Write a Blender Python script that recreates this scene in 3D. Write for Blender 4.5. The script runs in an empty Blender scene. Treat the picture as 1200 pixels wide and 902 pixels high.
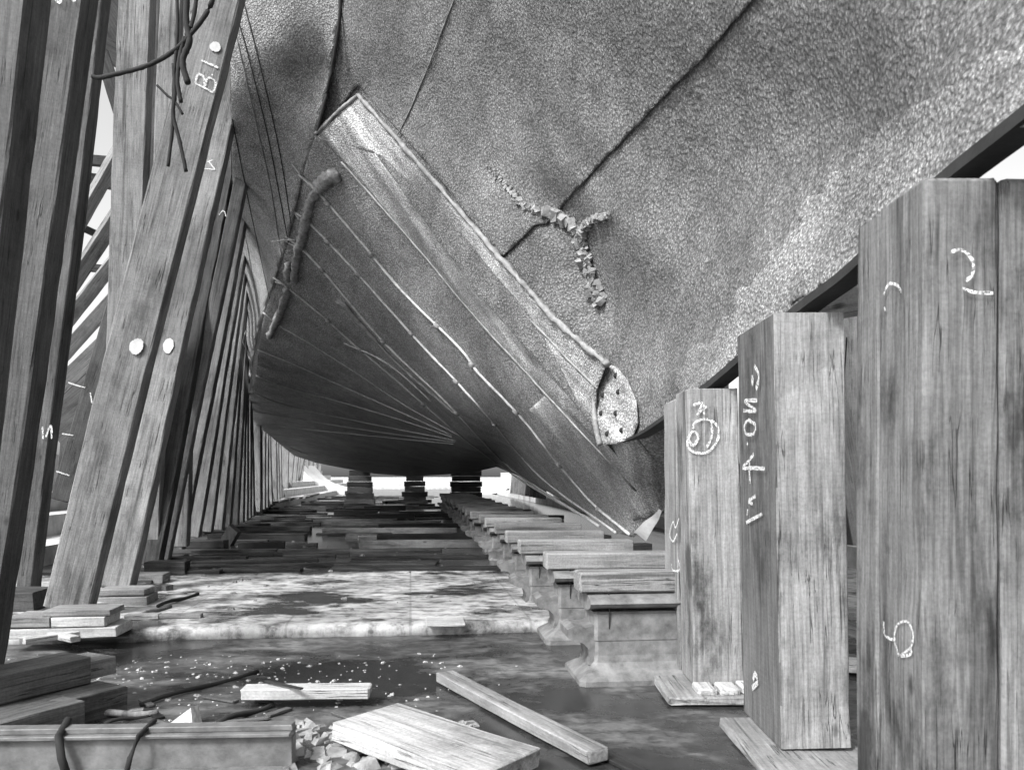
import bpy, math, random
import numpy as np
from mathutils import Vector, Matrix, noise
from mathutils.geometry import delaunay_2d_cdt
random.seed(7)
S = bpy.context.scene
COL = S.collection
R = math.radians
# ------------------------------------------------------------------ camera
F, CX, HY, CH = 950.0, 600.0, 558.0, 1.5       # focal (px of a 1200 wide frame), centre, horizon row, eye height
cd = bpy.data.cameras.new('camera'); cam = bpy.data.objects.new('camera', cd); COL.objects.link(cam)
cam.location = (0, 0, CH); cam.rotation_euler = (R(90), 0, 0)
cd.sensor_width = 36; cd.lens = 36*F/1200; cd.shift_y = (HY-451)/1200
cd.clip_start = 0.05; cd.clip_end = 3000
cd.dof.use_dof = True; cd.dof.focus_distance = 8.5; cd.dof.aperture_fstop = 4.0
S.camera = cam
# ------------------------------------------------------------------ sky and sun
SUN_EL, SUN_AZ = 45, 221          # azimuth the light comes from, clockwise from +Y
w = bpy.data.worlds.new('World'); S.world = w; w.use_nodes = True
nt = w.node_tree; bgn = nt.nodes['Background']
sky = nt.nodes.new('ShaderNodeTexSky'); sky.sky_type = 'NISHITA'; sky.sun_disc = False
sky.sun_elevation = R(SUN_EL); sky.sun_rotation = R(SUN_AZ); sky.dust_density = 4
bw = nt.nodes.new('ShaderNodeRGBToBW')
nt.links.new(sky.outputs[0], bw.inputs[0]); nt.links.new(bw.outputs[0], bgn.inputs[0])
bgn.inputs[1].default_value = 0.15
sl = bpy.data.lights.new('sun', 'SUN'); sl.energy = 2.0; sl.angle = R(9); sl.color = (1, 1, 1)
so = bpy.data.objects.new('sun', sl); COL.objects.link(so)
dv = Vector((math.sin(R(SUN_AZ))*math.cos(R(SUN_EL)), math.cos(R(SUN_AZ))*math.cos(R(SUN_EL)), math.sin(R(SUN_EL))))
so.rotation_euler = dv.to_track_quat('Z', 'Y').to_euler()
S.view_settings.view_transform = 'Standard'; S.view_settings.look = 'None'
S.view_settings.exposure = 1.4; S.view_settings.gamma = 1
S.render.engine = 'CYCLES'
S.cycles.max_bounces = 8; S.cycles.diffuse_bounces = 5

# ------------------------------------------------------------------ helpers
def P(x, y, d):
    return Vector(((x-CX)/F*d, d, CH+(HY-y)/F*d))
UA = Vector((0.9923, 0.1243, 0)); VA = Vector((-0.1243, 0.9923, 0)); ROT = math.atan2(0.1243, 0.9923)
def D(u, v, z=0):                       # the dock's own frame: u across, v along
    return UA*u + VA*v + Vector((0, 0, z))

def tag(o, label=None, cat=None, group=None, kind=None):
    if label: o['label'] = label
    if cat: o['category'] = cat
    if group: o['group'] = group
    if kind: o['kind'] = kind
    return o
def mesh(name, vs, fs, mat=None, parent=None, smooth=False):
    me = bpy.data.meshes.new(name); me.from_pydata([tuple(v) for v in vs], [], fs); me.update()
    if mat: me.materials.append(mat)
    if smooth: me.polygons.foreach_set('use_smooth', [True]*len(me.polygons))
    o = bpy.data.objects.new(name, me); COL.objects.link(o)
    if parent: o.parent = parent
    return o
def empty(name, loc, rz=0):
    o = bpy.data.objects.new(name, None); COL.objects.link(o); o.location = loc; o.rotation_euler.z = rz
    o.empty_display_size = .1
    return o

# ---- materials
def mk(name):
    m = bpy.data.materials.new(name); m.use_nodes = True
    n = m.node_tree; n.nodes.clear()
    out = n.nodes.new('ShaderNodeOutputMaterial'); b = n.nodes.new('ShaderNodeBsdfPrincipled')
    n.links.new(b.outputs[0], out.inputs[0])
    return m, n, b, out
def N(n, t, **k):
    x = n.nodes.new(t)
    for a, v in k.items(): setattr(x, a, v)
    return x
def g(v): return (v, v, v, 1)
def ramp(n, src, pts):
    r = N(n, 'ShaderNodeValToRGB'); e = r.color_ramp.elements
    e[0].position, e[0].color = pts[0][0], g(pts[0][1]); e[1].position, e[1].color = pts[-1][0], g(pts[-1][1])
    for p, c in pts[1:-1]:
        q = e.new(p); q.color = g(c)
    n.links.new(src, r.inputs[0]); return r.outputs[0]
def mul(n, a, b, fac=1.0):
    x = N(n, 'ShaderNodeMix', data_type='RGBA', blend_type='MULTIPLY'); x.inputs[0].default_value = fac
    n.links.new(a, x.inputs[6]); n.links.new(b, x.inputs[7]); return x.outputs[2]
def mixc(n, f, a, b):
    x = N(n, 'ShaderNodeMix', data_type='RGBA'); n.links.new(f, x.inputs[0])
    for s, v in ((6, a), (7, b)):
        if isinstance(v, float): x.inputs[s].default_value = g(v)
        else: n.links.new(v, x.inputs[s])
    return x.outputs[2]
def noi(n, vec, scale, detail=6, rough=.6, dist=0):
    x = N(n, 'ShaderNodeTexNoise'); x.inputs['Scale'].default_value = scale; x.inputs['Detail'].default_value = detail
    x.inputs['Roughness'].default_value = rough; x.inputs['Distortion'].default_value = dist
    n.links.new(vec, x.inputs['Vector']); return x.outputs['Fac']
def objco(n, sc=(1, 1, 1), rnd=True):
    tc = N(n, 'ShaderNodeTexCoord'); mp = N(n, 'ShaderNodeMapping'); mp.inputs['Scale'].default_value = sc
    src = tc.outputs['Object']
    if rnd:
        oi = N(n, 'ShaderNodeObjectInfo'); m2 = N(n, 'ShaderNodeMath', operation='MULTIPLY'); m2.inputs[1].default_value = 37
        n.links.new(oi.outputs['Random'], m2.inputs[0])
        va = N(n, 'ShaderNodeVectorMath', operation='ADD'); n.links.new(src, va.inputs[0]); n.links.new(m2.outputs[0], va.inputs[1])
        src = va.outputs[0]
    n.links.new(src, mp.inputs['Vector']); return mp.outputs[0]
def bump(n, b, h, st, dist, prev=None):
    x = N(n, 'ShaderNodeBump'); x.inputs['Strength'].default_value = st; x.inputs['Distance'].default_value = dist
    n.links.new(h, x.inputs['Height'])
    if prev: n.links.new(prev, x.inputs['Normal'])
    n.links.new(x.outputs[0], b.inputs['Normal']); return x.outputs[0]

def wood(name, c, contrast=.35, saw=True, stain=.5, rough=.8):
    m, n, b, _ = mk(name)
    gr = noi(n, objco(n, (34, 34, 1.1)), 1.5, 9, .68, .35)        # long grain
    base = ramp(n, gr, [(.28, c*(1-contrast)), (.5, c*.95), (.72, c*(1+contrast*.7))])
    fig = noi(n, objco(n, (7, 7, .5)), 1.3, 4, .5, 1.2)            # broad cathedral figure
    col = mul(n, base, ramp(n, fig, [(.3, .6), (.42, 1), (.5, .8), (.58, 1.08), (.7, .75)]), .8)
    bl = noi(n, objco(n, (2.2, 2.2, .9)), 1.3, 8, .68)             # blotches and damp
    col = mul(n, col, ramp(n, bl, [(.36, 1-stain), (.47, .85), (.6, 1.1)]), 1)
    dk = noi(n, objco(n, (10, 10, .3)), 1.2, 5, .6)                # dark running streaks
    col = mul(n, col, ramp(n, dk, [(.33, .35), (.4, .85), (.46, 1)]), .85)
    ck = noi(n, objco(n, (16, 16, .35)), 1.4, 3, .5, .3)           # drying cracks
    ckr = ramp(n, ck, [(.488, 1), (.5, .12), (.512, 1)])
    msk = ramp(n, noi(n, objco(n, (1.5, 1.5, 1.5)), 1.7, 3), [(.48, 0), (.56, 1)])
    ckm = mixc(n, msk, 1.0, ckr); col = mul(n, col, ckm, .9)
    kn = N(n, 'ShaderNodeTexVoronoi'); kn.inputs['Scale'].default_value = 1.5; n.links.new(objco(n, (2, 2, .9)), kn.inputs['Vector'])
    col = mul(n, col, ramp(n, kn.outputs['Distance'], [(.02, .25), (.045, .5), (.07, 1)]), .9)
    sp = noi(n, objco(n), 60, 4, .7); col = mul(n, col, ramp(n, sp, [(.3, .7), (.5, 1), (.7, 1.25)]), .7)
    sw = noi(n, objco(n, (1.2, 1.2, 42)), 1.3, 3, .55, .25)        # saw kerf marks across the grain
    if saw: col = mul(n, col, ramp(n, sw, [(.35, .85), (.5, 1), (.65, 1.1)]), .35)
    n.links.new(col, b.inputs['Base Color']); b.inputs['Roughness'].default_value = rough
    b.inputs['Specular IOR Level'].default_value = .2
    h = bump(n, b, gr, .55, .012); h = bump(n, b, ckm, .6, .012, h); h = bump(n, b, sp, .25, .006, h)
    if saw: bump(n, b, sw, .15, .005, h)
    return m
M = {}
M['wood'] = wood('timber_mid', .18)
M['wood_light'] = wood('timber_light', .23, .25, True, .35)
M['wood_dark'] = wood('timber_dark', .06, .4)
M['wood_post'] = wood('timber_weathered', .24, .55, True, .72)
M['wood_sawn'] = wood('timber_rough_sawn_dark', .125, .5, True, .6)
M['wood_slab'] = wood('timber_slab_weathered', .36, .3, True, .6)
M['wood_near'] = wood('timber_grey_weathered', .155, .6, True, .72)
M['wood_shade_dark'] = wood('timber_shade_dark', .095, .4)  # darker wood; gives the three leftmost shores their shade as colour
M['wood_pale'] = wood('timber_bleached', .45, .15, False, .22)
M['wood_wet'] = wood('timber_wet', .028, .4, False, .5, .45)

def barn(name, c, lump=1.0, dark_amt=.5, sc=1.0, streak=False):
    m, n, b, _ = mk(name)
    co = objco(n, rnd=False)
    v1 = N(n, 'ShaderNodeTexVoronoi'); v1.inputs['Scale'].default_value = 27*sc; n.links.new(co, v1.inputs['Vector'])
    n1 = noi(n, co, 46*sc, 6, .75); n2 = noi(n, co, 120*sc, 4, .6); n3 = noi(n, co, .9, 5, .6); n4 = noi(n, co, 4.0, 6, .65)
    col = ramp(n, n1, [(.36, c*.35), (.48, c*.85), (.56, c*1.2), (.66, min(.9, c*2.1))])
    col = mul(n, col, ramp(n, v1.outputs['Distance'], [(0, 1.6), (.3, 1), (.65, .4)]), .75)
    col = mul(n, col, ramp(n, n3, [(.35, 1-dark_amt), (.55, 1), (.7, 1.15)]), 1)
    col = mul(n, col, ramp(n, n4, [(.32, .62), (.55, 1), (.75, 1.2)]), .8)
    if streak:
        st = noi(n, streak_co(n), 1.0, 7, .62, .2)
        col = mul(n, col, ramp(n, st, [(.36, .5), (.5, .95), (.62, 1.7)]), 1)
    n.links.new(col, b.inputs['Base Color']); b.inputs['Roughness'].default_value = .62
    b.inputs['Specular IOR Level'].default_value = .4
    inv = N(n, 'ShaderNodeMath', operation='SUBTRACT'); inv.inputs[0].default_value = 1; n.links.new(v1.outputs['Distance'], inv.inputs[1])
    a = bump(n, b, inv.outputs[0], .8*lump, .04)
    a = bump(n, b, n1, .7*lump, .035, a)
    bump(n, b, n2, .6*lump, .014, a)
    return m
STD = (P(700, 430, 8)-P(420, 110, 10.8)).normalized()
def streak_co(n):
    tc = N(n, 'ShaderNodeTexCoord'); d1 = N(n, 'ShaderNodeVectorMath', operation='DOT_PRODUCT'); d1.inputs[1].default_value = STD
    perp = STD.cross(Vector((0.2, -1, -.2))).normalized()
    d2 = N(n, 'ShaderNodeVectorMath', operation='DOT_PRODUCT'); d2.inputs[1].default_value = perp
    cb = N(n, 'ShaderNodeCombineXYZ'); mm = N(n, 'ShaderNodeMath', operation='MULTIPLY'); mm.inputs[1].default_value = .35
    m3 = N(n, 'ShaderNodeMath', operation='MULTIPLY'); m3.inputs[1].default_value = 7
    n.links.new(tc.outputs['Object'], d1.inputs[0]); n.links.new(tc.outputs['Object'], d2.inputs[0])
    n.links.new(d1.outputs['Value'], mm.inputs[0]); n.links.new(d2.outputs['Value'], m3.inputs[0])
    n.links.new(mm.outputs[0], cb.inputs[0]); n.links.new(m3.outputs[0], cb.inputs[1]); return cb.outputs[0]
M['shell'] = barn('barnacled_plating', .26, 1.0, .3, 1.35)
M['lit_band'] = barn('lit_band_plating', .33, .7, .4, 1.5)  # paler plating tone, imitates light falling along the keel
M['shell_fan'] = barn('barnacled_bottom', .36, 1.0, .3, 1.2)
M['shell_side'] = barn('side_plating', .36, .7, .3, 1.5)
M['sheath'] = barn('scraped_plating', .46, .5, .35, 1.6, True)

def plain(name, c, rough=.7, var=.35, sc=8, bmp=.3, metal=0, spec=.4):
    m, n, b, _ = mk(name)
    a = noi(n, objco(n), sc, 7, .65)
    n.links.new(ramp(n, a, [(.3, c*(1-var)), (.7, c*(1+var))]), b.inputs['Base Color'])
    b.inputs['Roughness'].default_value = rough; b.inputs['Metallic'].default_value = metal
    b.inputs['Specular IOR Level'].default_value = spec
    bump(n, b, a, bmp, .02); return m
M['keel'] = plain('keel_bar_dark', .02, .8)
M['seam'] = plain('seam_dark', .02, .8)
M['cast'] = plain('cast_iron_limewashed', .13, .6, .5, 9, .4)
M['batten'] = plain('batten_pale', .36, .7, .4, 14)
M['strap'] = plain('crusted_strap', .20, .8, .6, 16, .8)
M['cement'] = plain('cement', .2, .9, .45, 12, .8)
M['edge'] = plain('worn_edge', .19, .7, .5, 9, .6)
M['rope'] = plain('rope_dark', .015, .9)
M['steel'] = plain('rusted_steel', .11, .5, .5, 7, .4)
M['stone'] = plain('dock_stone', .42, .85, .35, 3, .5)
M['rag'] = plain('pale_rag', .6, .9, .2)
M['hole'] = plain('rivet_hole', .015, .9)
def chalkmat():
    m, n, b, out = mk('chalk')
    b.inputs['Base Color'].default_value = g(.62); b.inputs['Roughness'].default_value = .95
    f = noi(n, objco(n), 90, 3, .7)
    n.links.new(ramp(n, f, [(.4, .05), (.56, .95)]), b.inputs['Alpha']); return m
M['chalk'] = chalkmat()
M['paint'] = plain('whitewash_spot', .42, .9, .2)

def floor_mat(name, c_dry, c_wet, wetpts, joints=True, under=False):
    m, n, b, _ = mk(name)
    co = objco(n, rnd=False)
    mp = N(n, 'ShaderNodeMapping'); mp.inputs['Rotation'].default_value = (0, 0, -ROT); mp.inputs['Scale'].default_value = (.8, 1.15, 1)
    n.links.new(co, mp.inputs['Vector'])
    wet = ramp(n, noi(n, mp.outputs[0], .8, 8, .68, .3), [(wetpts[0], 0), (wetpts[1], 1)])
    if under:   # wet floor under the hull, the hull's shade also painted into its colour
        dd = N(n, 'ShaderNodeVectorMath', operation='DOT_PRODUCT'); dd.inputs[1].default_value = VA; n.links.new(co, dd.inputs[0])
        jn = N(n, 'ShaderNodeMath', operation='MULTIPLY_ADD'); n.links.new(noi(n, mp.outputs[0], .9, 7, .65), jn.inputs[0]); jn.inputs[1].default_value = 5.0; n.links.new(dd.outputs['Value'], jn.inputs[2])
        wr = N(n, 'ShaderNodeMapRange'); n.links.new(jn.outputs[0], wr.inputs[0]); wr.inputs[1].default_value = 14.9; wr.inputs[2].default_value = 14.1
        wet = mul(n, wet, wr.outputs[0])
    fine = noi(n, co, 9, 8, .7); mp2 = N(n, 'ShaderNodeMapping'); mp2.inputs['Rotation'].default_value = (0, 0, -ROT); mp2.inputs['Scale'].default_value = (3.2, 5, 1)
    n.links.new(co, mp2.inputs['Vector'])
    dirt = noi(n, mp2.outputs[0], 1.6, 8, .7)
    dry = mul(n, ramp(n, fine, [(.3, c_dry*.8), (.65, c_dry*1.12)]), ramp(n, dirt, [(.4, .25), (.5, .8), (.62, 1.1)]), 1)
    if joints:
        br = N(n, 'ShaderNodeTexBrick'); br.inputs['Scale'].default_value = 1; br.inputs['Mortar Size'].default_value = .012
        br.inputs['Brick Width'].default_value = 1.7; br.inputs['Row Height'].default_value = 1.15
        br.inputs['Color1'].default_value = g(1); br.inputs['Color2'].default_value = g(.9); br.inputs['Mortar'].default_value = g(.3)
        mp3 = N(n, 'ShaderNodeMapping'); mp3.inputs['Rotation'].default_value = (0, 0, -ROT+R(90)); n.links.new(co, mp3.inputs['Vector'])
        n.links.new(mp3.outputs[0], br.inputs['Vector']); dry = mul(n, dry, br.outputs['Color'], .4)
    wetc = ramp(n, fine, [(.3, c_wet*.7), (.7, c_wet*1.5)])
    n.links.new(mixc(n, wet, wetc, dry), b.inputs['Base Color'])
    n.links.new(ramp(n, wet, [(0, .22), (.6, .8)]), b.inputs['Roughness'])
    h = N(n, 'ShaderNodeMath', operation='MULTIPLY'); n.links.new(fine, h.inputs[0]); n.links.new(wet, h.inputs[1])
    a = bump(n, b, h.outputs[0], .5, .02); bump(n, b, noi(n, co, 2.2, 3, .5), .12, .03, a)
    return m
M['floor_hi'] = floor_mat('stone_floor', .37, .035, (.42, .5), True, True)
M['floor_lo'] = floor_mat('wet_floor', .13, .022, (.47, .62), False)

# ---- solid builders
def box_mesh(w_, t_, L, jit=.006, seg=6, bev=.008, bow=.0):
    """timber of section w_ x t_ along +Z, softly chamfered and slightly uneven"""
    b = bev; hw, ht = w_/2, t_/2
    ring = [(-hw+b, -ht), (hw-b, -ht), (hw, -ht+b), (hw, ht-b), (hw-b, ht), (-hw+b, ht), (-hw, ht-b), (-hw, -ht+b)]
    vs, fs = [], []
    zs = [0, b] + [L*i/seg for i in range(1, seg)] + [L-b, L]
    ph = random.random()*9
    for i, z in enumerate(zs):
        k = 1 - (b/min(hw, ht) if i in (0, len(zs)-1) else 0)
        ox = bow*math.sin(z/L*math.pi) + jit*math.sin(z*1.3+ph); oy = jit*math.cos(z*1.7+ph)
        for (x, y) in ring:
            cr = 1-random.random()**3*min(.05, .010/min(hw, ht))
            vs.append((x*k*cr+ox, y*k*cr+oy, z + (random.uniform(-1, 1)*min(.006, L*.01) if i in (0, 1, len(zs)-2, len(zs)-1) else 0)))
    for i in range(len(zs)-1):
        for j in range(8):
            a, c = i*8+j, i*8+(j+1) % 8
            fs.append((a, c, c+8, a+8))
    fs.append(tuple(range(7, -1, -1))); fs.append(tuple(range((len(zs)-1)*8, len(zs)*8)))
    return vs, fs
def frame(base, top, wdir):
    z = (Vector(top)-Vector(base)).normalized(); x = Vector(wdir); x = (x - z*x.dot(z)).normalized(); y = z.cross(x)
    m = Matrix((x, y, z)).transposed().to_4x4(); m.translation = Vector(base); return m
def timber(name, base, top, w_, t_, wdir=None, mat='wood', parent=None, label=None, cat=None, group=None, bev=.008, jit=.006, bow=0):
    base, top = Vector(base), Vector(top); L = (top-base).length
    vs, fs = box_mesh(w_, t_, L, jit, max(2, int(L/.22)), bev, bow)
    o = mesh(name, vs, fs, M[mat], parent); m = frame(base, top, wdir or UA)
    if parent: m = parent.matrix_basis.inverted() @ m
    o.matrix_basis = m
    tag(o, label, cat, group); return o
def tube(name, pts, r, mat, parent=None, seg=8, lump=0, taper=False):
    pts = [Vector(p) for p in pts]; vs, fs = [], []
    if parent:
        im = parent.matrix_basis.inverted(); pts = [im @ p for p in pts]
    for i, p in enumerate(pts):
        t = (pts[min(i+1, len(pts)-1)]-pts[max(i-1, 0)]).normalized()
        a = t.cross(Vector((0, 0, 1)) if abs(t.z) < .9 else Vector((1, 0, 0))).normalized(); b = t.cross(a)
        rr = r[min(i, len(r)-1)] if isinstance(r, (list, tuple)) else r
        if taper and i in (0, len(pts)-1): rr *= .4
        for j in range(seg):
            an = 2*math.pi*j/seg; q = rr*(1+lump*(random.random()-.5)*2)
            vs.append(p + a*math.cos(an)*q + b*math.sin(an)*q)
    for i in range(len(pts)-1):
        for j in range(seg):
            a, c = i*seg+j, i*seg+(j+1) % seg; fs.append((a, c, c+seg, a+seg))
    fs.append(tuple(range(seg-1, -1, -1))); fs.append(tuple(range((len(pts)-1)*seg, len(pts)*seg)))
    return mesh(name, vs, fs, M[mat], parent, True)
def smoothline(pts, n=8):
    """Catmull-Rom through a list of tuples"""
    out = []; p = [np.array(q, float) for q in pts]; p = [2*p[0]-p[1]] + p + [2*p[-1]-p[-2]]
    for i in range(1, len(p)-2):
        for k in range(n):
            t = k/n
            out.append(tuple(.5*((2*p[i])+(-p[i-1]+p[i+1])*t+(2*p[i-1]-5*p[i]+4*p[i+1]-p[i+2])*t*t+(-p[i-1]+3*p[i]-3*p[i+1]+p[i+2])*t**3)))
    out.append(tuple(p[-2])); return out
def face(o, ax, sg):
    m = wm(o); co = [v.co for v in o.data.vertices]; L = max(c.z for c in co)
    e = max(abs(c[ax]) for c in co); p = Vector((0, 0, L/2)); p[ax] = sg*e; q = Vector((0, 0, 0)); q[ax] = sg
    return (m @ p, m.to_3x3() @ q)
def wm(o):
    return (wm(o.parent) @ o.matrix_basis) if o.parent else o.matrix_basis.copy()
def chalk(parent, strokes, p0, nrm, wid=.012, name='chalk_mark'):
    """hand drawn strokes lying on a face of the timber"""
    nrm = Vector(nrm).normalized(); p0 = Vector(p0); cam0 = Vector((0, 0, CH))
    if nrm.dot(cam0-p0) < 0: nrm = -nrm
    im = wm(parent).inverted(); vs, fs = [], []
    for st in strokes:
        st = smoothline(st, 5) if len(st) > 2 else st
        pp = []
        for (x, y) in st:
            r = P(x, y, 1)-cam0; t = (p0-cam0).dot(nrm)/r.dot(nrm); pp.append(cam0 + r*t + nrm*.009)
        for i, p in enumerate(pp):
            t = (pp[min(i+1, len(pp)-1)]-pp[max(i-1, 0)]).normalized(); s = t.cross(nrm)*wid*.5*random.uniform(.7, 1.3)
            k = len(vs); vs += [im @ (p-s), im @ (p+s)]
            if i: fs.append((k-2, k-1, k+1, k))
    return mesh(name, vs, fs, M['chalk'], parent)

# ---- surface patches of the hull
def spot(parent, cx, cy, rx, ry, p0, nrm):
    nrm = Vector(nrm).normalized(); p0 = Vector(p0); cam0 = Vector((0, 0, CH)); im = parent.matrix_basis.inverted()
    if nrm.dot(cam0-p0) < 0: nrm = -nrm
    vs = []; n = 40
    for i in range(n):
        a = 2*math.pi*i/n; k = .85+.08*math.sin(2*a+cx)+.03*math.sin(3*a+cy)+random.uniform(-.05, .05)
        r = P(cx+rx*k*math.cos(a), cy+ry*k*math.sin(a), 1)-cam0; t = (p0-cam0).dot(nrm)/r.dot(nrm); vs.append(im @ (cam0+r*t+nrm*.009))
    return mesh('paint_spot', vs, [tuple(range(n))], M['paint'], parent)
def tps(ctrl):
    c = np.array(ctrl, float); X = c[:, :2]/1000; y = 1/c[:, 2]; n = len(c)
    def U(r): return np.where(r > 1e-9, r*r*np.log(r+1e-12), 0)
    K = U(np.linalg.norm(X[:, None]-X[None], axis=2)) + np.eye(n)*2e-4
    A = np.zeros((n+3, n+3)); A[:n, :n] = K; A[:n, n] = 1; A[:n, n+1:] = X; A[n, :n] = 1; A[n+1:, :n] = X.T
    s = np.linalg.solve(A, np.r_[y, 0, 0, 0])
    def f(q):
        q = np.atleast_2d(np.array(q, float))/1000
        v = U(np.linalg.norm(q[:, None]-X[None], axis=2)) @ s[:n] + s[n] + q @ s[n+1:]
        return 1/np.clip(v, .012, 1.2)
    return f
def inpoly(pts, poly):
    x, y = pts[:, 0], pts[:, 1]; ins = np.zeros(len(pts), bool); j = len(poly)-1
    for i in range(len(poly)):
        xi, yi = poly[i]; xj, yj = poly[j]
        c = ((yi > y) != (yj > y)) & (x < (xj-xi)*(y-yi)/((yj-yi) or 1e-9)+xi); ins ^= c; j = i
    return ins
def patch(name, poly, fn, mat, parent, off=0.0, skirt=.1, step=9, rough=0.0, rs=6.0, wob=0, lump=0.0):
    B = []
    for i in range(len(poly)):
        a, b = np.array(poly[i], float), np.array(poly[(i+1) % len(poly)], float); n = max(1, int(np.linalg.norm(b-a)/step))
        for k in range(n):
            q = a+(b-a)*k/n
            if wob: q = q + np.array([noise.noise(Vector((q[0]*.05, q[1]*.05, 1))), noise.noise(Vector((q[0]*.05, q[1]*.05, 5)))])*wob
            B.append(q)
    B = np.array(B); lo, hi = B.min(0), B.max(0)
    gx, gy = np.meshgrid(np.arange(lo[0], hi[0], step), np.arange(lo[1], hi[1], step*.87))
    gx = gx + (np.arange(gx.shape[0]) % 2)[:, None]*step/2
    I = np.c_[gx.ravel(), gy.ravel()]; I = I[inpoly(I, B)]
    dm = np.array([np.min(np.hypot(B[:, 0]-q[0], B[:, 1]-q[1])) for q in I]) if len(I) else np.array([])
    if len(I): I = I[dm > step*.45]
    nb = len(B); A = [Vector((float(q[0]), float(q[1]))) for q in np.vstack([B, I])]
    r = delaunay_2d_cdt(A, [], [list(range(nb))], 1, 1e-4)
    V2, F2 = r[0], r[2]; org = r[3]
    q = np.array([(v.x, v.y) for v in V2]); dd = fn(q); vs = []
    for (x, y), d in zip(q, dd):
        p = P(x, y, float(d)); ray = (p-Vector((0, 0, CH))).normalized()
        o = off
        if rough:
            o += rough*noise.fractal(p*rs, 1.0, 2.0, 4)
        if lump:    # clusters of growth standing off the plate
            dn = max(0, noise.noise(p*1.1+Vector((3, 1, 7)))*1.3+.55); v = noise.voronoi(p*20)[0][0]; v2 = noise.voronoi(p*11+Vector((5, 5, 5)))[0][0]
            o += lump*dn*(max(0, .55-v)*1.6 + max(0, .4-v2)*1.2)
        vs.append(p - ray*o)
    fs = [tuple(reversed(f)) for f in F2]
    # skirt round the rim, so that the plate has thickness
    ec = {}
    for f in fs:
        for k in range(len(f)):
            e = (f[k], f[(k+1) % len(f)]); ec[e] = 1
    rim = [e for e in ec if (e[1], e[0]) not in ec]; mp = {}
    for a, b in rim:
        for v in (a, b):
            if v not in mp:
                ray = (vs[v]-Vector((0, 0, CH))).normalized(); mp[v] = len(vs); vs.append(vs[v]+ray*skirt)
        fs.append((b, a, mp[a], mp[b]))
    return mesh(name, vs, fs, M[mat], parent, True)

# ================================================================== SETTING
def sheet(name, pts, mat):
    o = mesh(name, pts, [tuple(range(len(pts)))], M[mat]); tag(o, kind='structure'); return o
VSTEP = 7.72
sheet('ground', [(-900, -300, -.02), (900, -300, -.02), (900, 1500, -.02), (-900, 1500, -.02)], 'stone')
sheet('floor', [D(-40, -12, 0), D(40, -12, 0), D(40, VSTEP+.3, 0), D(-40, VSTEP+.3, 0)], 'floor_lo')
# raised dock floor with a worn rounded nosing
prof = [(VSTEP, 0), (VSTEP-.015, .04), (VSTEP, .085), (VSTEP+.03, .108), (VSTEP+.09, .118), (VSTEP+.3, .12), (95, .12)]
us = [-14+i*.12 for i in range(int(28/.12)+1)]
vs, fs = [], []
for u in us:
    for k, (v, z) in enumerate(prof):
        j = .035*noise.fractal(Vector((u*.9, 3.3, 0)), 1, 2, 3) + .012*noise.noise(Vector((u*7, 1, 0))) if k < 5 else 0
        vs.append(D(u, v+j*1.4, z + (.008*noise.noise(Vector((u*4, k*2, 7))) if 0 < k < 5 else 0)))
for i in range(len(us)-1):
    for k in range(len(prof)-1):
        a = i*len(prof)+k; fs.append((a, a+len(prof), a+len(prof)+1, a+1))
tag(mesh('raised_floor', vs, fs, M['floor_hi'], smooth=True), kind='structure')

# stepped dock sides
def altars(name, side, prof, v0, v1):
    vs, fs = [], []; n = max(1, int((v1-v0)/2))
    for i in range(n+1):
        v = v0+(v1-v0)*i/n
        for (u, z) in prof: vs.append(D(side*u, v, z + .01*math.sin(v*3+u)))
    m_ = len(prof)
    for i in range(n):
        for k in range(m_-1):
            a = i*m_+k; fs.append((a, a+m_, a+m_+1, a+1))
    tag(mesh(name, vs, fs, M['stone']), kind='structure')
altars('dock_side', -1, [(5.6, .1), (5.6, .42), (6.5, .42), (6.5, .8), (7.3, .8), (7.3, 1.16), (8.6, 1.16), (8.6, 1.6), (9.5, 1.6), (9.5, 2.1), (14, 2.2)], 9.8, 90)
altars('dock_side', 1, [(6.6, .1), (6.6, .45), (7.5, .45), (7.5, .85), (8.4, .85), (8.4, 1.3), (10, 1.3), (10, 1.9), (20, 2.0)], 2, 90)
# far end of the dock: low steps across
vs = []; fs = []
pe = [(88, .1), (88, .35), (89, .35), (89, .6), (91, .6)]
for u in (-30, 30):
    for (v, z) in pe: vs.append(D(u, v, z))
for k in range(len(pe)-1): fs.append((k, k+len(pe), k+len(pe)+1, k+1))
tag(mesh('dock_end', vs, fs, M['stone']), kind='structure')
# pale curved slides at the far end
def slide(pts, th, dd, label):
    a = smoothline(pts, 6); vs = []; fs = []
    for i, (x, y) in enumerate(a):
        p = P(x, y, dd); q = p + Vector((0, 5, 0))
        h = Vector((0, 0, th*(1-.4*i/len(a)))); vs += [p, p-h, q, q-h]
        if i:
            k = 4*i; fs += [(k-4, k, k+2, k-2), (k-3, k-1, k+3, k+1), (k-4, k-3, k+1, k), (k-2, k+2, k+3, k-1)]
    o = mesh('stone_slide', vs, fs, M['rag']); tag(o, label, 'stone slide', 'curved slides at the far end of the dock')
slide([(350, 545), (362, 558), (376, 567), (404, 575)], .9, 62, 'pale curved stone slide at the dock end, left of the far block stacks')
slide([(606, 545), (598, 558), (586, 566), (563, 573)], .9, 62, 'pale curved stone slide at the dock end, right of the far block stacks')

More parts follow.
